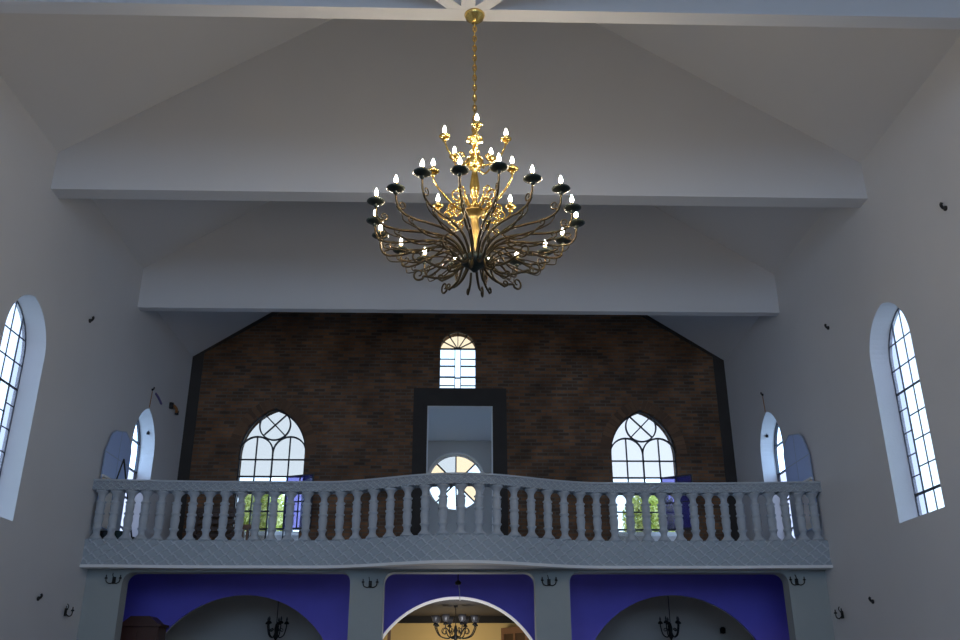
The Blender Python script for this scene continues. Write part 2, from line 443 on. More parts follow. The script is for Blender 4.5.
# arched windows in the brick wall
def brick_window(c, k):
    w, h, zb, zt = .715, 1.0, H+2.42, H+5.68
    hw = lambda z: half_at(w, zt, h, z); G = .10
    ol = pointed(c, w, zb, zt, h)
    segs = [(ol+[ol[0]], .05), (arc2(c, H+5.31, .335, 0, 2*PI, 36), .03)]
    for a in (PI/4, -PI/4):
        segs.append(([(c-.335*math.cos(a), H+5.31-.335*math.sin(a)), (c+.335*math.cos(a), H+5.31+.335*math.sin(a))], .025))
    for s in (-1, 1):
        cc = c+s*w/2
        segs.append((arc2(cc, H+4.69, w/2, 0, PI, 20), .032))
        segs.append(([(cc, zb), (cc, H+4.69+w/2)], .026))
    segs.append(([(c, zb), (c, H+4.72)], .032))
    for z, wd in ((4.54, .026), (4.17, .032), (3.43, .026), (3.06, .035)):
        segs.append(([(c-w, H+z), (c+w, H+z)], wd))
    o = frame_bars(segs, back3, G).build(win_root(), M_lead, kind='structure')
    pane_obj([strip(hw, c, H+4.17, zt-.01, -w, w, 40)], back3, G, G_sky if k == 0 else G_frost, o)
    pane_obj([strip(hw, c, zb, H+4.17, -w, 0)], back3, G, G_clear, o)
    # blue glazed casement standing open into the gallery
    hx, hz0, hz1 = c+w/2-.0, H+3.05, H+4.16
    ang = math.radians(24 if k == 0 else 30); L = .66
    t_leaf = lambda u, v, ww: (hx+u*math.cos(ang)+ww*math.sin(ang), YB+.06-u*math.sin(ang)+ww*math.cos(ang), v)
    fr = [(0, hz0), (L, hz0), (L, hz1), (0, hz1), (0, hz0)]
    lf = frame_bars([(fr, .028), ([(L/2, hz0), (L/2, hz1)], .016), ([(0, (hz0+hz1)/2), (L, (hz0+hz1)/2)], .025)], t_leaf, 0, .03).build('casement', M_lead, o)
    pane_obj([[(0, hz0), (L, hz0), (L, hz1), (0, hz1)]], t_leaf, 0, G_blue, lf)
    portal((c, YB+.36, H+4.1), (1.5, 3.4), (PI/2, 0, PI))
for k, c in enumerate(BW): brick_window(c, k)

# small round-headed window with a cross of narrow panes
hwc = lambda z: CW_W if z < H+7.115 else math.sqrt(max(0, CW_W**2-(z-H-7.115)**2))
ol = cw_outline(); segs = [(ol+[ol[0]], .03)]
for x in (-.065, .065): segs.append(([(CW_C+x, H+6.16), (CW_C+x, H+7.115)], .018))
for z, wd in ((7.115, .03), (6.87, .016), (6.70, .026), (6.44, .03), (6.24, .014)):
    segs += [([(CW_C-CW_W, H+z), (CW_C-.065, H+z)], wd), ([(CW_C+.065, H+z), (CW_C+CW_W, H+z)], wd)]
segs += [([(CW_C-.065, H+7.115), (CW_C+.065, H+7.115)], .03), ([(CW_C-.065, H+6.42), (CW_C+.065, H+6.42)], .022)]
for a in (28, 58, 90, 122, 152):
    a = math.radians(a); segs.append(([(CW_C, H+7.115), (CW_C+CW_W*math.cos(a), H+7.115+CW_W*math.sin(a))], .018))
o = frame_bars(segs, back3, .08).build(win_root(), M_lead, kind='structure')
pane_obj([[(CW_C+CW_W*math.cos(a*PI/18), H+7.115+CW_W*math.sin(a*PI/18)) for a in range(19)]], back3, .08, G_cream, o)
pane_obj([[(CW_C-CW_W, H+6.16), (CW_C+CW_W, H+6.16), (CW_C+CW_W, H+7.115), (CW_C-CW_W, H+7.115)]], back3, .08, G_clear, o)
portal((CW_C, YB+.36, H+6.85), (.9, 1.5), (PI/2, 0, PI))

mb = MB()
mb.box((-.72, YB-.01, H+5.72), (.72, YB+.36, H+5.739))
for sx in (-1, 1): mb.box((sx*.72, YB-.01, GF), (sx*.705, YB+.36, H+5.72))
mb.build('trim_13', M_tower, kind='structure')
# tower room behind the doorway, with the round window
YT = 22.9
tw3 = lambda u, v, w: (u, YT+w, v)
RC = (-.077, H+4.89); RR = .75
mb = MB(); mb.slab([(-2.2, 0), (2.2, 0), (2.2, H+6.2), (-2.2, H+6.2)], [arc2(RC[0], RC[1], RR, 0, 2*PI*39/40, 39)], tw3, 0, .3, 0, 1)
mb.build('wall_tower_back', [M_tower2, M_white], kind='structure')
for s, nm in ((-1, 'left'), (1, 'right')):
    s3 = lambda u, v, w: (s*(2.2+w), u, v)
    tol = pointed(21.1, 1.0, H+2.4, H+5.75, .9)  # unseen side windows, added to brighten the tower room
    mb = MB(); mb.slab([(YB+.34, 0), (YT+.3, 0), (YT+.3, H+6.2), (YB+.34, H+6.2)], [tol], s3, 0, .25); mb.build('wall_tower_'+nm, M_tower, kind='structure')
    o = frame_bars([(tol+[tol[0]], .04), ([(21.1, H+2.6), (21.1, H+5.6)], .03)]+[([(20.1, H+z), (22.1, H+z)], .025) for z in (3.4, 4.2)], s3, .15).build(win_root(), M_lead, kind='structure')
    pane_obj([tol], s3, .15, G_open, o)
    portal((s*2.5, 21.1, H+4.1), (3.4, 2.1), (0, s*PI/2, 0))
mb = MB(); mb.box((-2.4, YB+.34, H+5.95), (2.4, YT+.3, H+6.15)); mb.build('ceiling_tower', M_tower, kind='structure')
mb = MB(); mb.tube([tw3(RC[0]+RR*math.cos(a*PI/24), RC[1]+RR*math.sin(a*PI/24), 0) for a in range(48)], .02, 8, closed=True)
ring = mb.build('trim_10', M_white, kind='structure')
segs = []
for k in range(8):
    a = PI/2+k*PI/4+(.04 if k == 4 else 0)
    segs.append(([(RC[0], RC[1]), (RC[0]+RR*math.cos(a), RC[1]+RR*math.sin(a))], .035))
segs.append(([(RC[0]-.16, RC[1]-.12), (RC[0], RC[1]-.02), (RC[0]+.16, RC[1]-.12)], .03))
o = frame_bars(segs, tw3, .24).build(win_root(), M_lead, kind='structure')
mb = MB(); mb.tube([tw3(RC[0]+(RR-.02)*math.cos(a*PI/24), RC[1]+(RR-.02)*math.sin(a*PI/24), .22) for a in range(48)], .035, 8, closed=True); mb.build('rim', M_white, o)  # white ring paints in the sky-lit reveal of the opening
for k in range(8):
    a0 = PI/2+k*PI/4
    pane_obj([[RC]+arc2(RC[0], RC[1], RR-.02, a0, a0+PI/4, 6)], tw3, .24, (G_sky, G_cream, G_clear, G_clear, G_clear, G_cream, G_clear, G_cream)[k], o)
portal((RC[0], YT+.32, RC[1]), (1.6, 1.6), (PI/2, 0, PI))
for c, w in CH:
    o = frame_bars([(ch_outline(c, w)+[ch_outline(c, w)[0]], .06), ([(c, 3.2), (c, 9)], .05)]+[([(c-w, z), (c+w, z)], .04) for z in (4.2, 5.2, 6.2)], front3, .2).build(win_root(), M_lead, kind='structure')
    zt = 8.0 if c else 9.2
    pane_obj([strip(lambda z: half_at(w, zt, 1.4, z), c, 3.2, zt-.02, -w, w, 40)], front3, .2, G_open, o)
    portal((c, YF-.36, (3.2+zt)/2), (2*w+.2, zt-3.0), (-PI/2, 0, PI))

# ------------------------------------------------------------------ gallery
def yb(x):
    s = .5*(1+math.cos(PI*min(abs(x)/2.35, 1)))
    e = max(0, min(1, (abs(x)-4.0)/2.0)); e = e*e*(3-2*e)
    return YG+.08-.70*s-.12*e
NX = 97
XS = [-W+2*W*i/(NX-1) for i in range(NX)]
def sweep(prof, mb, mi=0):
    """sweep a closed (offset, z) profile along the curved gallery front; offset is towards the gallery"""
    vs = []; m = len(prof)
    for x in XS:
        for (d, z) in prof: vs.append((x, yb(x)+d, z))
    fs = []
    for i in range(NX-1):
        for k in range(m):
            k2 = (k+1) % m; fs.append((i*m+k, i*m+k2, (i+1)*m+k2, (i+1)*m+k))
    fs += [tuple(range(m))[::-1], tuple(range((NX-1)*m, NX*m))]
    mb.add(vs, fs, mi)
# slab of the gallery floor following the curve
mb = MB(); vs = []; fs = []
for x in XS: vs += [(x, yb(x)+.15, GF), (x, YB, GF), (x, yb(x)+.15, H+2.0), (x, YB, H+2.0)]
for i in range(NX-1):
    a, b = i*4, (i+1)*4; fs += [(a, a+1, b+1, b), (a+2, b+2, b+3, a+3), (a, b, b+2, a+2), (a+1, a+3, b+3, b+1)]
mb.add(vs, fs); mb.build('floor_gallery', M_plaster, kind='structure')
# balustrade
bal = thing('balustrade', (0, 0, 0), 'pale plaster gallery balustrade with lattice bands and turned balusters under a curved rail', 'balustrade')
mb = MB(); sweep([(-.03, H+1.79), (.15, H+1.79), (.15, H+2.19), (0, H+2.19), (0, H+1.83), (-.03, H+1.83)], mb)
band = mb.build('lattice_band', M_fascia, bal)
mb = MB(); sweep([(-.05, H+1.745), (.16, H+1.745), (.16, H+1.79), (-.05, H+1.79)], mb)
mb.build('lower_moulding', M_white, bal)  # white colour stands in for light caught on the lip
mb = MB(); sweep([(-.04, H+2.975), (.20, H+2.975), (.20, H+3.115), (-.04, H+3.115)], mb)
mb.build('handrail', M_rail, bal)
mb = MB(); sweep([(-.06, H+3.115), (.22, H+3.115), (.22, H+3.145), (-.06, H+3.145)], mb)
mb.build('rail_cap', M_plaster, bal)
z0, z1 = H+2.19, H+2.975; hh = z1-z0
prof = [(.105, 0), (.105, .03), (.085, .055), (.058, .10), (.052, .14), (.060, .19), (.078, .215), (.078, .235), (.060, .25),
        (.066, .33), (.074, .40), (.070, .46), (.060, .50), (.080, .52), (.080, .545), (.060, .565), (.068, .64), (.072, .70), (.060, .735), (.080, .755), (.080, .775),
        (.056, .80), (.050, .85), (.058, .90), (.085, .95), (.105, .97), (.105, 1.0)]
mb = MB(); mb.lathe([(r, z*hh) for r, z in prof], seg=14)
b0 = mb.build('baluster', M_plaster, bal)
NBAL = 45
pos = []
arc = [0]
for a, b in zip(XS, XS[1:]): arc.append(arc[-1]+math.hypot(b-a, yb(b)-yb(a)))
for k in range(NBAL):
    q = 2*k/(NBAL-1)-1; x = 5.87*q*(1+.07*(1-q*q))
    pos.append((x, yb(x)+.075, z0))
b0.location = pos[0]
for p in pos[1:]:
    c = b0.copy(); COL.objects.link(c); c.location = p

# straight beam on four columns, corners filleted
YCOL = 15.0
xs_col = [(-W, -5.42), (-1.775, -1.235), (1.215, 1.775), (5.37, W)]
COLS = [(-W, -5.42), (-1.775, -1.235), (1.215, 1.775), (5.37, W)]
zbm = H+1.71
def fil(x, s, r=.16, n=6):
    """fillet from the beam's lower edge down to a column face; s = +1 when the column is on the right"""
    return [(x-s*r+s*r*math.sin(a*PI/2/n), zbm-r+r*math.cos(a*PI/2/n)) for a in range(n+1)]
out = [(-W, H+2.0), (-W, zbm)]
for i, (a, b) in enumerate(COLS):
    if i > 0: out += fil(a, 1)
    else: out += [(a, zbm), (a, zbm-.16)]
    if i < 3: out += [(b, zbm-.16)]+fil(b, -1)[::-1][1:]
    else: out += [(b, zbm-.16), (b, zbm)]
out += [(W, zbm), (W, H+2.0)]
mb = MB(); mb.slab(out, [], lambda u, v, w: (u, YCOL+w, v), 0, .28); mb.build('trim_11', M_column, kind='structure')
mb = MB(); mb.slab([(x, yb(x)+.0) for x in XS[::2]]+[(W, YCOL+.1), (-W, YCOL+.1)], [], lambda u, v, w: (u, v, w), H+1.75, H+1.80)
mb.build('ceiling_gallery_edge', M_plaster, kind='structure')
labels = ['plaster column beside the left wall under the gallery', 'plaster column on the left of the bright central arch',
          'plaster column on the right of the bright central arch', 'plaster column beside the right wall under the gallery']
for (a, b), lb in zip(COLS, labels):
    cxm = (a+b)/2; t = thing('column', (cxm, YCOL+.2, 0), lb, 'column', 'columns under the gallery')
    hw_ = (b-a)/2
    mb = MB(); mb.box((-hw_, -.2, .3), (hw_, .08, zbm-.16)); mb.build('shaft', M_column, t)
    mb = MB(); mb.box((-hw_-.06, -.26, 0), (hw_+.06, .14, .3)); mb.build('base', M_column, t)

# blue wall under the gallery with three arches
YW = 16.8; WT = .62
bl3 = lambda u, v, w: (u, YW+w, v)
def seg_arch(c, half, spring, top, n=24):
    h = top-spring; R = (h*h+half*half)/(2*h); a = math.asin(min(1, half/R)) if h < half else PI-math.asin(min(1, half/R))
    return [(c-half, .02), (c+half, .02)]+[(c+R*math.sin(a-2*a*i/n), top-R+R*math.cos(a-2*a*i/n)) for i in range(n+1)]
AC = seg_arch(-.055, 1.62, H+.1, H+1.495, 40)
AL = seg_arch(-3.84, 1.72, H+.1, H+1.52)
AR = seg_arch(3.86, 1.72, H+.1, H+1.52)
mb = MB(); mb.slab([(-W, 0), (W, 0), (W, H+2.0), (-W, H+2.0)], [AC, AL, AR], bl3, 0, .06); mb.build('wall_blue_arcade', M_blue, kind='structure')
mb = MB(); mb.slab([(-W, 0), (W, 0), (W, H+2.0), (-W, H+2.0)], [AC, AL, AR], bl3, .06, .10); mb.slab([(-2.2, 0), (2.2, 0), (2.2, H+2.0), (-2.2, H+2.0)], [AC], bl3, .10, WT); mb.build('wall_arcade_core', M_white, kind='structure')
mb = MB()
for s in (-1, 1): mb.box((s*W, YCOL+.28, 0), (s*(W-.03), YW, H+2.0))
mb.build('wall_blue_side', M_blue, kind='structure')
# side rooms
for s, nm in ((-1, 'left'), (1, 'right')):
    mb = MB()
    mb.box((s*2.4, YB-.06, 0), (s*W, YB+.02, H+2.0)); mb.box((s*2.2, YW+.1, 0), (s*2.4, YB+.34, H+2.0)); mb.box((s*(W-.05), YW+.1, 0), (s*W, YB, H+2.0))
    mb.build('wall_side_room_'+nm, M_grey, kind='structure')
# inner hall: yellow wall, brown cornice, grey ceiling
YH = 23.4
mb = MB(); mb.box((-2.2, YT-.12, 0), (2.2, YT-.02, H+1.55)); mb.build('wall_inner_hall', M_yellow, kind='structure')
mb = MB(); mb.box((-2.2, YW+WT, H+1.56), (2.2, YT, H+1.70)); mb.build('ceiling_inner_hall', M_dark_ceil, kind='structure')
mb = MB(); mb.box((-2.2, YT-.22, H+1.405), (2.2, YT-.12, H+1.56)); mb.build('trim_12', M_iron, kind='structure')
def door_leaf(n, p, q, zt):
    p, q = Vector(p), Vector(q); t = (q-p).normalized(); nn = Vector((0, 0, 1)).cross(t); L = (q-p).length
    f3 = lambda u, v, w: tuple(p+t*u+nn*w+Vector((0, 0, v)))
    mb = MB()
    holes = [[(.1, .15), (L/2-.04, .15), (L/2-.04, 1.1), (.1, 1.1)], [(L/2+.04, .15), (L-.1, .15), (L-.1, 1.1), (L/2+.04, 1.1)],
             [(.1, 1.25), (L/2-.04, 1.25), (L/2-.04, zt-.14), (.1, zt-.14)], [(L/2+.04, 1.25), (L-.1, 1.25), (L-.1, zt-.14), (L/2+.04, zt-.14)]]
    mb.slab([(0, .01), (L, .01), (L, zt), (0, zt)], holes, f3, -.03, .03); d = mb.build('door_%d' % n, M_wood2, kind='structure')
    m2 = MB()
    for h in holes: m2.slab(h, [], f3, -.012, .012)
    m2.build('door_panel', M_wood, d)
    m3 = MB(); m3.tube([f3(L-.06, 1.05, .03), f3(L-.06, 1.05, .09), f3(L-.16, 1.05, .09)], .012); m3.build('door_handle', M_brass, d)
door_leaf(1, (1.06, 22.6, 0), (1.62, 21.7, 0), H+1.28)
door_leaf(2, (-1.62, 22.2, 0), (-1.55, 21.4, 0), H+1.20)

# ------------------------------------------------------------------ the big chandelier
ch = thing('chandelier', (0.07, YC, ZC), 'large brass chandelier with three tiers of lit candle bulbs hanging in the nave', 'chandelier')
def zr(z): return H+z-ZC      # height relative to the hook
mb = MB(); mb.lathe([(.0, -.10), (.03, -.10), (.04, -.085), (.06, -.075), (.07, -.05), (.095, -.04), (.105, -.015), (.11, 0)], seg=24); mb.build('canopy', M_brass, ch)
mb = MB(); ztop, zbot = -.09, zr(5.26); n = int((ztop-zbot)/.062)
for k in range(n):
    zc = ztop-(k+.5)*(ztop-zbot)/n; pts = []
    for i in range(12):
        a = 2*PI*i/12; x, z = .018*math.cos(a), .042*math.sin(a)
        pts.append((x, 0, zc+z) if k % 2 else (0, x, zc+z))
    mb.tube(pts, .0065, 6, closed=True)
mb.tube([(0, 0, ztop), (.004, .004, (ztop+zbot)/2), (0, 0, zbot)], .006, 6)
mb.build('chain', M_brass, ch)
mb = MB()
mb.lathe([(0, zr(4.24)), (.035, zr(4.24)), (.04, zr(4.30)), (.025, zr(4.34)), (.04, zr(4.40)), (.05, zr(4.5)), (.035, zr(4.62)), (.022, zr(4.68)), (.05, zr(4.70)),
          (.075, zr(4.74)), (.09, zr(4.79)), (.07, zr(4.83)), (.03, zr(4.86)), (.055, zr(4.89)), (.03, zr(4.92)), (.018, zr(4.98)), (.022, zr(5.0)), (.08, zr(5.025)),
          (.085, zr(5.045)), (.045, zr(5.06)), (.02, zr(5.12)), (.035, zr(5.16)), (.02, zr(5.20)), (.012, zr(5.27)), (0, zr(5.28))], seg=20)
mb.build('upper_stem', M_brass, ch)
mb = MB()
mb.lathe([(0, zr(3.70)), (.04, zr(3.70)), (.05, zr(3.78)), (.035, zr(3.86)), (.045, zr(3.95)), (.045, zr(4.05)), (.035, zr(4.14)), (.06, zr(4.19)), (.095, zr(4.21)), (.10, zr(4.235)), (.07, zr(4.25)), (0, zr(4.25))], seg=20)
mb.build('lower_stem', M_stem, ch)
mb = MB()
mb.lathe([(0, zr(3.58)), (.02, zr(3.585)), (.05, zr(3.62)), (.09, zr(3.645)), (.125, zr(3.67)), (.135, zr(3.70)), (.12, zr(3.735)), (.07, zr(3.77)), (0, zr(3.77))], seg=28)
mb.build('hub', M_dish, ch)

def arm(path, r, cup_r, mat, dishmat, scrolls, zoff, sleeve=.065, lean=0):
    """one arm along +x with dish, candle sleeve and bulb; sub-parts share its origin"""
    P = spline([(a, 0, b+zoff) for a, b in path], 7)
    mb = MB(); n = len(P); mb.tube(P, [r*(1.15-.35*i/(n-1)) for i in range(n)], 7)
    a = mb.build('arm', mat, ch)
    ms = MB()
    for sc, rs in scrolls:
        Q = spline([(p[0], p[2] if len(p) > 2 else 0, p[1]+zoff) for p in sc], 6); m = len(Q)
        ms.tube(Q, [rs*(1.1-.5*i/(m-1)) for i in range(m)], 6)
    ms.build('scroll', mat, a)
    ex, ez = path[-1][0], path[-1][1]+zoff
    md = MB()
    md.lathe([(0, -.022), (cup_r*.28, -.02), (cup_r*.8, -.006), (cup_r, .006), (cup_r*.96, .012), (cup_r*.5, .004), (.02, .006), (0, .006)], (ex, 0, ez), 16)
    md.lathe([(0, -.055), (.012, -.053), (.022, -.04), (.018, -.024), (0, -.02)], (ex, 0, ez), 10)
    md.build('drip_dish', dishmat, a)
    mc = MB(); mc.lathe([(0, .0), (.022, .0), (.025, .012), (.017, .02), (.017, sleeve), (0, sleeve)], (ex, 0, ez), 10); mc.build('candle_sleeve', M_candle, a)
    mbu = MB(); mbu.lathe([(0, 0), (.010, .002), (.0175, .020), (.018, .032), (.012, .052), (.005, .072), (0, .082)], (ex, 0, ez+sleeve), 10); mbu.build('bulb', M_bulb, a)
    return a
def spiral(cx, cz, r0, turns, a0, dirn=1, n=9):
    return [(cx+r0*(1-.75*i/n)*math.cos(a0+dirn*2*PI*turns*i/n), cz+r0*(1-.75*i/n)*math.sin(a0+dirn*2*PI*turns*i/n)) for i in range(n+1)]
def ring_of(proto, angs):
    proto.rotation_euler = (0, 0, angs[0])
    for t in angs[1:]:
        c = copy_tree(proto, ch); c.rotation_euler = (0, 0, t)
# lower tier: eighteen arms, alternately long and slightly shorter
zh = zr(3.69)
def low_arm(R, up, low):
    path = [(.10, .02), (.15, .12), (.24, .19), (.40, .215), (.60, .20), (.78*R, .185), (.92*R, .205), (.985*R, .285), (R, up)]
    sc1 = [(.12, -.03), (.22, -.10), (.36, -.12), (.50, -.08)]+spiral(.56, -.05, .065, 1.1, -PI/2-.6, 1)
    sc2 = [(.98*R, up-.16), (.95*R, up-.19)]+spiral(.92*R, up-.13, .045, 1.1, -PI/2+.4, -1, 7)
    sc3 = [(.30, .20), (.44, .10), (.60, .08), (.74, .13)]+spiral(.76, .17, .04, 1, -PI/2, 1, 7)
    sc4 = [(.16, -.04), (.20, -.14), (.30, -.20)]+spiral(.31, -.165, .035, .9, -PI/2, 1, 6)
    return arm(path, .0125, .085, M_bronze, M_dish, [(sc2, .008), (sc3, .008), ([(.13, -.02), (.20, .05), (.32, .10), (.50, .115), (.70, .11), (.84, .125), (.91*R, .165), (.92*R, .205)], .008)]+([(sc1, .012)] if low else [(sc4, .011)]), zh)
base = math.radians(-90+11)      # the two nearest arms straddle the line to the viewer
A = [base+math.radians(20*k) for k in range(18)]
ring_of(low_arm(.98, .425, 1), A[0::2]); ring_of(low_arm(.95, .405, 0), A[1::2])
# middle tier: four arms with scrolled leaves
path = [(.05, .0), (.12, -.05), (.22, -.06), (.34, .0), (.45, .08), (.50, .15), (.505, .22)]
scm = [(spiral(.22, .06, .075, 1.3, PI, -1), .010), (spiral(.30, -.13, .06, 1.2, PI/2, 1), .009), ([(.05, .02), (.12, .12)]+spiral(.17, .15, .05, 1.1, PI, -1), .008)]
ma = arm(path, .011, .06, M_brass, M_brass, scm, zr(4.25))
ring_of(ma, [math.radians(-90+d) for d in (-52, 43, 133, 226)])
mb = MB()
for k in range(12):
    a = 2*PI*k/12; ca, sa = math.cos(a), math.sin(a)
    Q = [(p[0], p[1]) for p in [(.10, 0), (.17, .05), (.24, .02)]+spiral(.25, -.035, .05, 1.1, PI/2, -1, 7)]
    mb.tube(spline([(x*ca, x*sa, zr(4.22)+z) for x, z in Q], 5), .008, 6)
mb.build('scrolled_leaves', M_brass, ch)
# top tier: five arms
path = [(.04, .0), (.10, -.04), (.19, -.02), (.27, .06), (.31, .15), (.32, .22)]
sct = [(spiral(.15, .05, .045, 1.2, PI, -1), .007)]
ta = arm(path, .010, .055, M_brass, M_brass, sct, zr(4.77), .05)
ring_of(ta, [math.radians(-90+d) for d in (3, 75, 147, 219, 291)])

# ------------------------------------------------------------------ small hanging chandeliers
def small_chandelier(name, loc, drop, R, n, label, shade):
    t = thing(name, loc, label, 'chandelier')
    mb = MB(); mb.lathe([(0, -.05), (.03, -.045), (.05, 0)], seg=12); mb.tube([(0, 0, -.02), (0, 0, -drop)], .008, 6); mb.build('hanging_rod', M_iron, t)
    mb = MB(); mb.lathe([(0, -drop-.32), (.015, -drop-.30), (.05, -drop-.24), (.03, -drop-.16), (.04, -drop-.10), (.02, -drop), (0, -drop+.01)], seg=12); mb.build('hub', M_iron, t)
    first = None
    for k in range(n):
        if first is None:
            mb = MB(); mb.tube(spline([(.03, 0, -drop-.2), (.4*R, 0, -drop-.25), (.8*R, 0, -drop-.2), (R, 0, -drop-.05), (R, 0, -drop)], 6), .012, 6)
            mb.tube(spline([(p[0], 0, -drop+p[1]) for p in spiral(.55*R, -.12, .2*R, 1.1, PI, -1, 7)], 5), .008, 6)
            first = mb.build('arm', M_iron, t)
            md = MB(); md.lathe([(0, 0), (.045, .005), (.05, .025), (.02, .06), (0, .06)], (R, 0, -drop-.01), 10); md.build('lamp_holder', M_iron, first)
            if shade:
                m3 = MB(); m3.lathe([(.03, .05), (.06, .08), (.075, .14), (.095, .19), (.09, .19), (.07, .14), (.055, .085), (.028, .055)], (R, 0, -drop), 14); m3.build('glass_shade', M_shade, first)
            else:
                m3 = MB(); m3.lathe([(0, .05), (.018, .06), (.02, .09), (.0, .14)], (R, 0, -drop), 8); m3.build('bulb', M_shade, first)
            first.rotation_euler = (0, 0, .3)
        else:
            c = copy_tree(first, t); c.rotation_euler = (0, 0, .3+2*PI*k/n)
    return t
M_shade = pbr('unlit_glass_shade', (.06, .058, .065), .3)
small_chandelier('chandelier', (-.06, 19.6, H+1.56), .40, .44, 8, 'dark iron chandelier with grey glass shades seen through the bright central arch', True)
small_chandelier('chandelier', (-3.52, 18.3, H+2.0), .88, .19, 5, 'small dark iron chandelier hanging in the left dim archway', False)
small_chandelier('chandelier', (4.13, 18.3, H+2.0), .88, .19, 5, 'small dark iron chandelier hanging in the right dim archway', False)

# ------------------------------------------------------------------ wall lights and small fittings
def sconce(loc, label, rz=0, s=1.0):
    t = thing('wall_sconce', loc, label, 'wall light', 'dark iron wall lights', rz)
    mb = MB(); mb.box((-.035*s, -.02, -.07*s), (.035*s, 0, .07*s)); mb.build('back_plate', M_iron, t)
    for sg in (-1, 1):
        mb = MB(); mb.tube(spline([(0, -.02, -.03*s), (sg*.06*s, -.06*s, -.07*s), (sg*.13*s, -.08*s, -.04*s), (sg*.15*s, -.08*s, .02*s)], 5), .011*s, 6)
        a = mb.build('arm', M_iron, t)
        mb = MB(); mb.lathe([(0, 0), (.035*s, .01), (.03*s, .03*s), (.012*s, .04*s), (.012*s, .08*s), (0, .09*s)], (sg*.15*s, -.08*s, .02*s), 8); mb.build('lamp_holder', M_black, a)
    mb = MB(); mb.tube(spline([(0, -.02, .03*s), (-.02*s, -.05, .10*s), (-.03*s, -.03, .15*s)], 5), .009*s, 6); mb.build('finial', M_iron, t)
    return t
for (x, z), lb in zip([(-5.55, 1.60), (-1.45, 1.54), (1.44, 1.57), (5.50, 1.58)],
        ['dark iron wall light on the column beside the left wall', 'dark iron wall light on the column left of the central arch',
         'dark iron wall light on the column right of the central arch', 'dark iron wall light on the column beside the right wall']):
    sconce((x, YCOL-.001, H+z-.02), lb, 0, .75)
sconce((-W+.001, 14.39, H+1.05), 'faint dark wall light low on the left wall beside the column', PI/2, .8)
sconce((W-.001, 14.55, H+1.02), 'faint dark wall light low on the right wall beside the column', -PI/2, .8)
def bracket(x, y, z, label, s=1.0, kind=0):
    s *= .75
    sg = 1 if x < 0 else -1
    t = thing('wall_bracket', (x, y, z), label, 'bracket', 'small black brackets on the side walls')
    mb = MB(); mb.lathe([(0, 0), (.045*s, .0), (.045*s, .02), (.02*s, .03), (0, .03)], seg=12)
    mb.v = [(sg*p[2], p[0], p[1]) for p in mb.v]; mb.build('plate', M_black, t)
    mb = MB(); mb.tube(spline([(sg*.02, 0, 0), (sg*.05*s, .01*s, .02*s), (sg*.08*s, -.01*s, .06*s), (sg*.07*s, -.03*s, .09*s)], 5), .026*s, 7); mb.build('hook', M_black, t)
    return t
e = .001
bracket(-W+e, 13.47, H+5.45, 'small black bracket on the left wall between window and gallery, high up')
bracket(-W+e, 13.38, H+1.16, 'small black bracket low on the left wall near the column', .9)
bracket(W-e, 9.62, H+5.50, 'small black bracket high on the right wall above the tall window', 1.0)
bracket(W-e, 13.42, H+5.41, 'small black bracket on the right wall between window and gallery, high up', .9)
bracket(W-e, 13.41, H+1.12, 'small black bracket low on the right wall near the column', .9)
def wired(x, y, z, ylow, zlow, label):
    sg = 1 if x < 0 else -1
    t = bracket(x, y, z, label, .7)
    mb = MB(); mb.tube([(sg*.015, 0, -.03), (sg*.015, (ylow-y)*.4, (zlow-z)*.5), (sg*.015, ylow-y, zlow-z)], .008, 5); mb.build('wire', M_orange, t)
wired(-W+e, 16.74, H+5.34, 16.70, H+4.97, 'small black bracket with a wire above the left gallery window')
wired(W-e, 16.80, H+5.33, 16.76, H+4.97, 'small black bracket with a wire above the right gallery window')
t = thing('wiring_stub', (-W+e, 18.05, H+5.36), 'orange and black wiring stub poking out of the left wall near the brick', 'wiring')
mb = MB(); mb.tube(spline([(0, -.12, .02), (.05, -.05, .04), (.08, .06, .0), (.06, .15, -.04)], 6), .030, 8); mb.build('conduit', M_orange, t)
mb = MB(); mb.lathe([(0, -.07), (.045, -.06), (.05, .06), (0, .07)], (.03, -.14, .01), 10); mb.build('cap', M_black, t)
mb = MB(); mb.lathe([(0, -.05), (.04, -.04), (.04, .04), (0, .05)], (.06, .18, -.05), 10); mb.build('cap', M_black, t)
mb = MB(); mb.tube(spline([(-W+.012, 16.95, H+5.33), (-W+.02, 17.10, H+5.30), (-W+.012, 17.35, H+5.24)], 6), .022, 7)
tag(mb.build('loose_cable', M_violet), 'faint violet cable end on the left wall beside the wiring stub', 'cable')
for sg, lb in ((-1, 'tiny dark fitting on the bright reveal of the left gallery window'), (1, 'tiny dark fitting on the bright reveal of the right gallery window')):
    t = thing('cable_fitting', (sg*(W+.12), GAL_WIN+half_at(.62, H+4.96, .8, H+4.6)+.0, H+4.6), lb, 'fitting')
    mb = MB(); mb.lathe([(0, -.03), (.028, -.025), (.028, .025), (0, .03)], (0, -.025, 0), 10); mb.build('cap', M_black, t)
    mb = MB(); mb.tube([(0, -.03, .02), (-sg*.04, -.03, .12)], .006, 5); mb.build('wire', M_black, t)
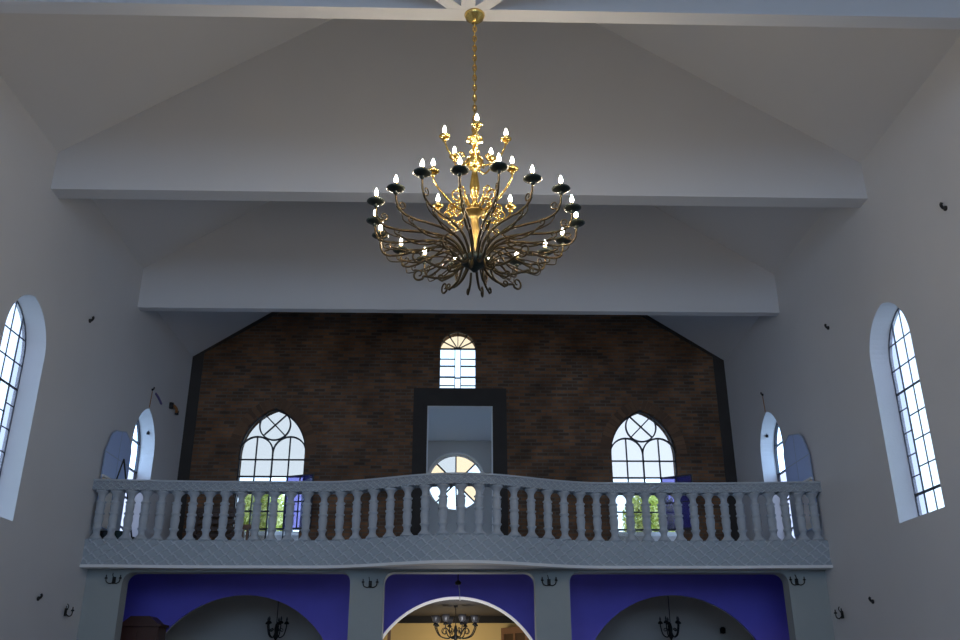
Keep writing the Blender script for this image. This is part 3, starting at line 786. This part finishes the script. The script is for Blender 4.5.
# ceiling hook in front of the central arch
t = thing('ceiling_hook', (-.03, 16.3, H+2.0), 'thin pale cord with a dark rose hanging before the central arch', 'hook')
mb = MB(); mb.lathe([(0, -.36), (.05, -.35), (.055, -.31), (.02, -.28), (0, -.28)], seg=12); mb.build('rose', M_iron, t)
mb = MB(); mb.tube([(0, 0, 0), (.0, 0, -.3)], .008, 6); mb.build('rod', M_iron, t)
mb = MB(); mb.tube([(.01, 0, -.33), (.03, 0, -.50), (.035, 0, -.62)], .007, 6); mb.build('cord', M_white, t)
t = thing('wall_lamp', (5.33, YB-.06, H+1.02), 'small dark lamp on the back wall inside the right dim archway', 'wall light')
mb = MB(); mb.box((-.04, -.03, -.05), (.04, 0, .05)); mb.build('plate', M_iron, t)
mb = MB(); mb.lathe([(0, -.06), (.05, -.05), (.06, .04), (.03, .07), (0, .07)], (0, -.08, 0), 12); mb.build('shade', M_iron, t)

# ------------------------------------------------------------------ things on the gallery and under it
# microphone stand
t = thing('microphone_stand', (-5.50, 15.45, GF), 'thin black boom stand leaning up behind the left end of the balustrade', 'stand')
mb = MB(); mb.tube([(.0, 0, .06), (-.22, -.36, 1.42)], .014, 7); mb.build('pole', M_black, t)
mb = MB(); mb.tube([(-.22, -.36, 1.43), (-.29, -.38, 1.05)], .012, 7); mb.build('boom', M_black, t)
lg = None
for k in range(3):
    if lg is None:
        mb = MB(); mb.tube([(0, 0, .18), (.20, 0, .012)], .011, 6); lg = mb.build('leg', M_black, t)
    else:
        c = lg.copy(); COL.objects.link(c); c.rotation_euler = (0, 0, 2.094*k)
def tub(loc, mat, nm, label):
    t = thing(nm, loc, label, 'tub')
    mb = MB(); mb.lathe([(0, 0), (.07, 0), (.09, .20), (.088, .21), (.075, .20), (.065, .02), (0, .02)], seg=16); mb.build('body', mat, t)
    mb = MB(); mb.tube([(.09*math.cos(a*PI/8), .09*math.sin(a*PI/8), .205) for a in range(16)], .012, 6, closed=True); mb.build('rim', mat, t)
tub((-5.83, 15.08, GF), M_black, 'plastic_tub', 'black tub on the gallery floor behind the first baluster gap')
tub((-5.62, 15.08, GF), M_green, 'plastic_tub', 'dark green tub on the gallery floor beside the black tub')
# bench with a high slatted back
t = thing('bench', (-4.95, 18.55, GF), 'dark wooden high backed bench in front of the left brick wall window', 'bench')
mb = MB(); 
for z in (.30, .52, .66, .80, .94, 1.08): mb.box((-.42, .10, z), (.42, .13, z+.075))
mb.box((-.46, .10, 1.17), (.46, .14, 1.25)); mb.build('backrest', M_wood, t)
mb = MB(); mb.box((-.44, -.32, .42), (.44, .12, .46)); mb.build('seat', M_wood, t)
for sx in (-.44, .44):
    for sy, h in ((-.30, .66), (.12, 1.22)):
        mb = MB(); mb.box((sx-.03, sy-.03, 0), (sx+.03, sy+.03, h)); mb.build('leg', M_wood, t)
    mb = MB(); mb.box((sx-.035, -.33, .66), (sx+.035, .12, .70)); mb.build('armrest', M_wood, t)
t = thing('chair', (-4.29, 18.62, GF), 'brown chair with thin upright slats under the left brick wall window', 'chair')
mb = MB()
for k in range(4): mb.box((-.14+.085*k, .0, .45), (-.10+.085*k, .025, .84))
mb.box((-.17, -.005, .84), (.17, .03, .92)); mb.build('backrest', M_wood2, t)
mb = MB(); mb.box((-.18, -.36, .42), (.18, .03, .46)); mb.build('seat', M_wood2, t)
for sx in (-.16, .16):
    for sy in (-.34, .01):
        mb = MB(); mb.box((sx-.018, sy-.018, 0), (sx+.018, sy+.018, .42)); mb.build('leg', M_wood2, t)
# cabinet under the gallery
t = thing('cabinet', (-5.50, 16.55, 0), 'dark brown wooden cabinet against the blue wall on the far left', 'cabinet')
M_cab = pbr('reddish_brown_wood', (.10, .045, .03), .5, var=.2, vscale=5)
mb = MB(); mb.slab([(-.34, 0), (.34, 0), (.34, H+.98), (.16, H+1.13), (-.16, H+1.13), (-.34, H+.98)], [], lambda u, v, w: (u, w, v), -.22, .22); mb.build('body', M_cab, t)
for sx in (-1, 1):
    mb = MB(); mb.box((sx*.02, -.245, .12), (sx*.32, -.22, H+.9)); d = mb.build('door', M_cab, t)
    mb = MB(); mb.lathe([(0, -.015), (.015, -.01), (.015, .01), (0, .015)], (sx*.05, -.26, 1.2), 8); mb.build('knob', M_brass, d)
mb = MB(); mb.box((-.38, -.26, H+.96), (.38, .23, H+1.0)); mb.build('cornice', M_cab, t)

# ------------------------------------------------------------------ outside: ground, parapet, two trees
mb = MB(); mb.box((-40, 19.6, -.3), (40, 60, -.1)); mb.box((-40, YF-12, -.3), (-W-.5, 19.6, -.1)); mb.box((W+.5, YF-12, -.3), (40, 19.6, -.1))
mb.box((-W-.5, YF-12, -.3), (W+.5, YF-.45, -.1))
mb.build('floor_outdoors', pbr('pale_paving', (.45, .44, .40), .9, var=.1), kind='structure')
for s, lb in ((-1, 'white garden wall outside the left brick wall window'), (1, 'white garden wall outside the right brick wall window')):
    t = thing('garden_wall', (s*4.9, 22.1, -.1), lb, 'wall')
    mb = MB(); mb.box((-2.2, -.1, 0), (2.2, .1, H+3.46)); mb.build('panel', M_white, t)
    mb = MB(); mb.box((-2.25, -.14, H+3.46), (2.25, .14, H+3.56)); mb.build('coping', M_white, t)
def tree(loc, sx, sy, sz, zc, label, seed):
    rnd = random.Random(seed); t = thing('tree', loc, label, 'tree', 'leafy trees outside the brick wall windows')
    mb = MB(); mb.tube([(0, 0, 0), (.05, .02, zc*.5), (-.03, 0, zc)], [.14, .11, .07], 8)
    for k in range(7):
        a = k*.9; mb.tube([(0, 0, zc*.55+.12*k), (.5*sx*math.cos(a), .5*sy*math.sin(a), zc+.1*k)], [.05, .02], 6)
    mb.build('trunk', M_wood, t)
    mb = MB()
    for k in range(4200):
        while True:
            p = Vector((rnd.uniform(-1, 1), rnd.uniform(-1, 1), rnd.uniform(-1, 1)))
            if p.length < 1: break
        q = Vector((p.x*sx, p.y*sy, zc+p.z*sz))
        u = Vector((rnd.gauss(0, 1), rnd.gauss(0, 1), rnd.gauss(0, 1))).normalized(); v = u.orthogonal().normalized(); r = rnd.uniform(.05, .11)
        mb.add([q-u*r, q+v*r*.45, q+u*r, q-v*r*.45], [(0, 1, 2, 3)])
    mb.build('foliage', M_leaf, t)
tree((-5.42, 25.2, -.1), .82, .9, 1.0, H+4.30, 'yellow green leafy tree seen through the left brick wall window', 1)
tree((5.42, 25.2, -.1), .82, .9, 1.0, H+4.30, 'yellow green leafy tree seen through the right brick wall window', 2)

# ------------------------------------------------------------------ light
wd = bpy.data.worlds.new('World'); SC.world = wd; wd.use_nodes = True
nt = wd.node_tree
for n in list(nt.nodes): nt.nodes.remove(n)
out = nt.nodes.new('ShaderNodeOutputWorld'); bg = nt.nodes.new('ShaderNodeBackground'); nt.links.new(bg.outputs[0], out.inputs[0])
tc = nt.nodes.new('ShaderNodeTexCoord'); sp = nt.nodes.new('ShaderNodeSeparateXYZ'); nt.links.new(tc.outputs['Generated'], sp.inputs[0])
rp = nt.nodes.new('ShaderNodeValToRGB'); rp.color_ramp.elements[0].color = (.50, .71, 1, 1); rp.color_ramp.elements[1].color = (.40, .62, 1, 1)
nt.links.new(sp.outputs[2], rp.inputs[0]); nt.links.new(rp.outputs[0], bg.inputs[0]); bg.inputs[1].default_value = 5.3
def point(name, loc, power, col, r=.1):
    l = bpy.data.lights.new(name, 'POINT'); l.energy = power; l.color = col; l.shadow_soft_size = r
    o = bpy.data.objects.new(name, l); COL.objects.link(o); o.location = loc
point('unseen_hall_light', (-.06, 18.3, H+.5), 60, (.92, .95, 1), .12)  # unseen light without a fitting, placed to brighten the arch lining
point('unseen_hall_light', (-.06, 21.3, H+.5), 40, (1, .80, .52), .12)  # second unseen light, also without a fitting, for the yellow wall

# ------------------------------------------------------------------ camera
f, pitch, yaw, roll, cx = 893.194, .38878, .02861, -.00263, -.0978
cp, sp_ = math.cos(pitch), math.sin(pitch); cy, sy = math.cos(yaw), math.sin(yaw)
fwd = Vector((sy*cp, cy*cp, sp_)); right = Vector((cy, -sy, 0)); up = right.cross(fwd)
r2 = right*math.cos(roll)+up*math.sin(roll); u2 = -right*math.sin(roll)+up*math.cos(roll)
cam = bpy.data.cameras.new('camera'); co = bpy.data.objects.new('camera', cam); COL.objects.link(co)
cam.sensor_width = 36; cam.lens = f/960*36; cam.clip_end = 300
M = Matrix((r2, u2, -fwd)).transposed().to_4x4(); M.translation = Vector((cx, 0, H)); co.matrix_world = M
SC.camera = co
SC.view_settings.view_transform = 'Standard'; SC.view_settings.look = 'None'
SC.view_settings.exposure = 0; SC.view_settings.gamma = 1; SC.view_settings.use_curve_mapping = False
SC.cycles.use_denoising = True; SC.cycles.max_bounces = 10; SC.cycles.diffuse_bounces = 6; SC.cycles.transparent_max_bounces = 16
SC.cycles.sample_clamp_indirect = 6
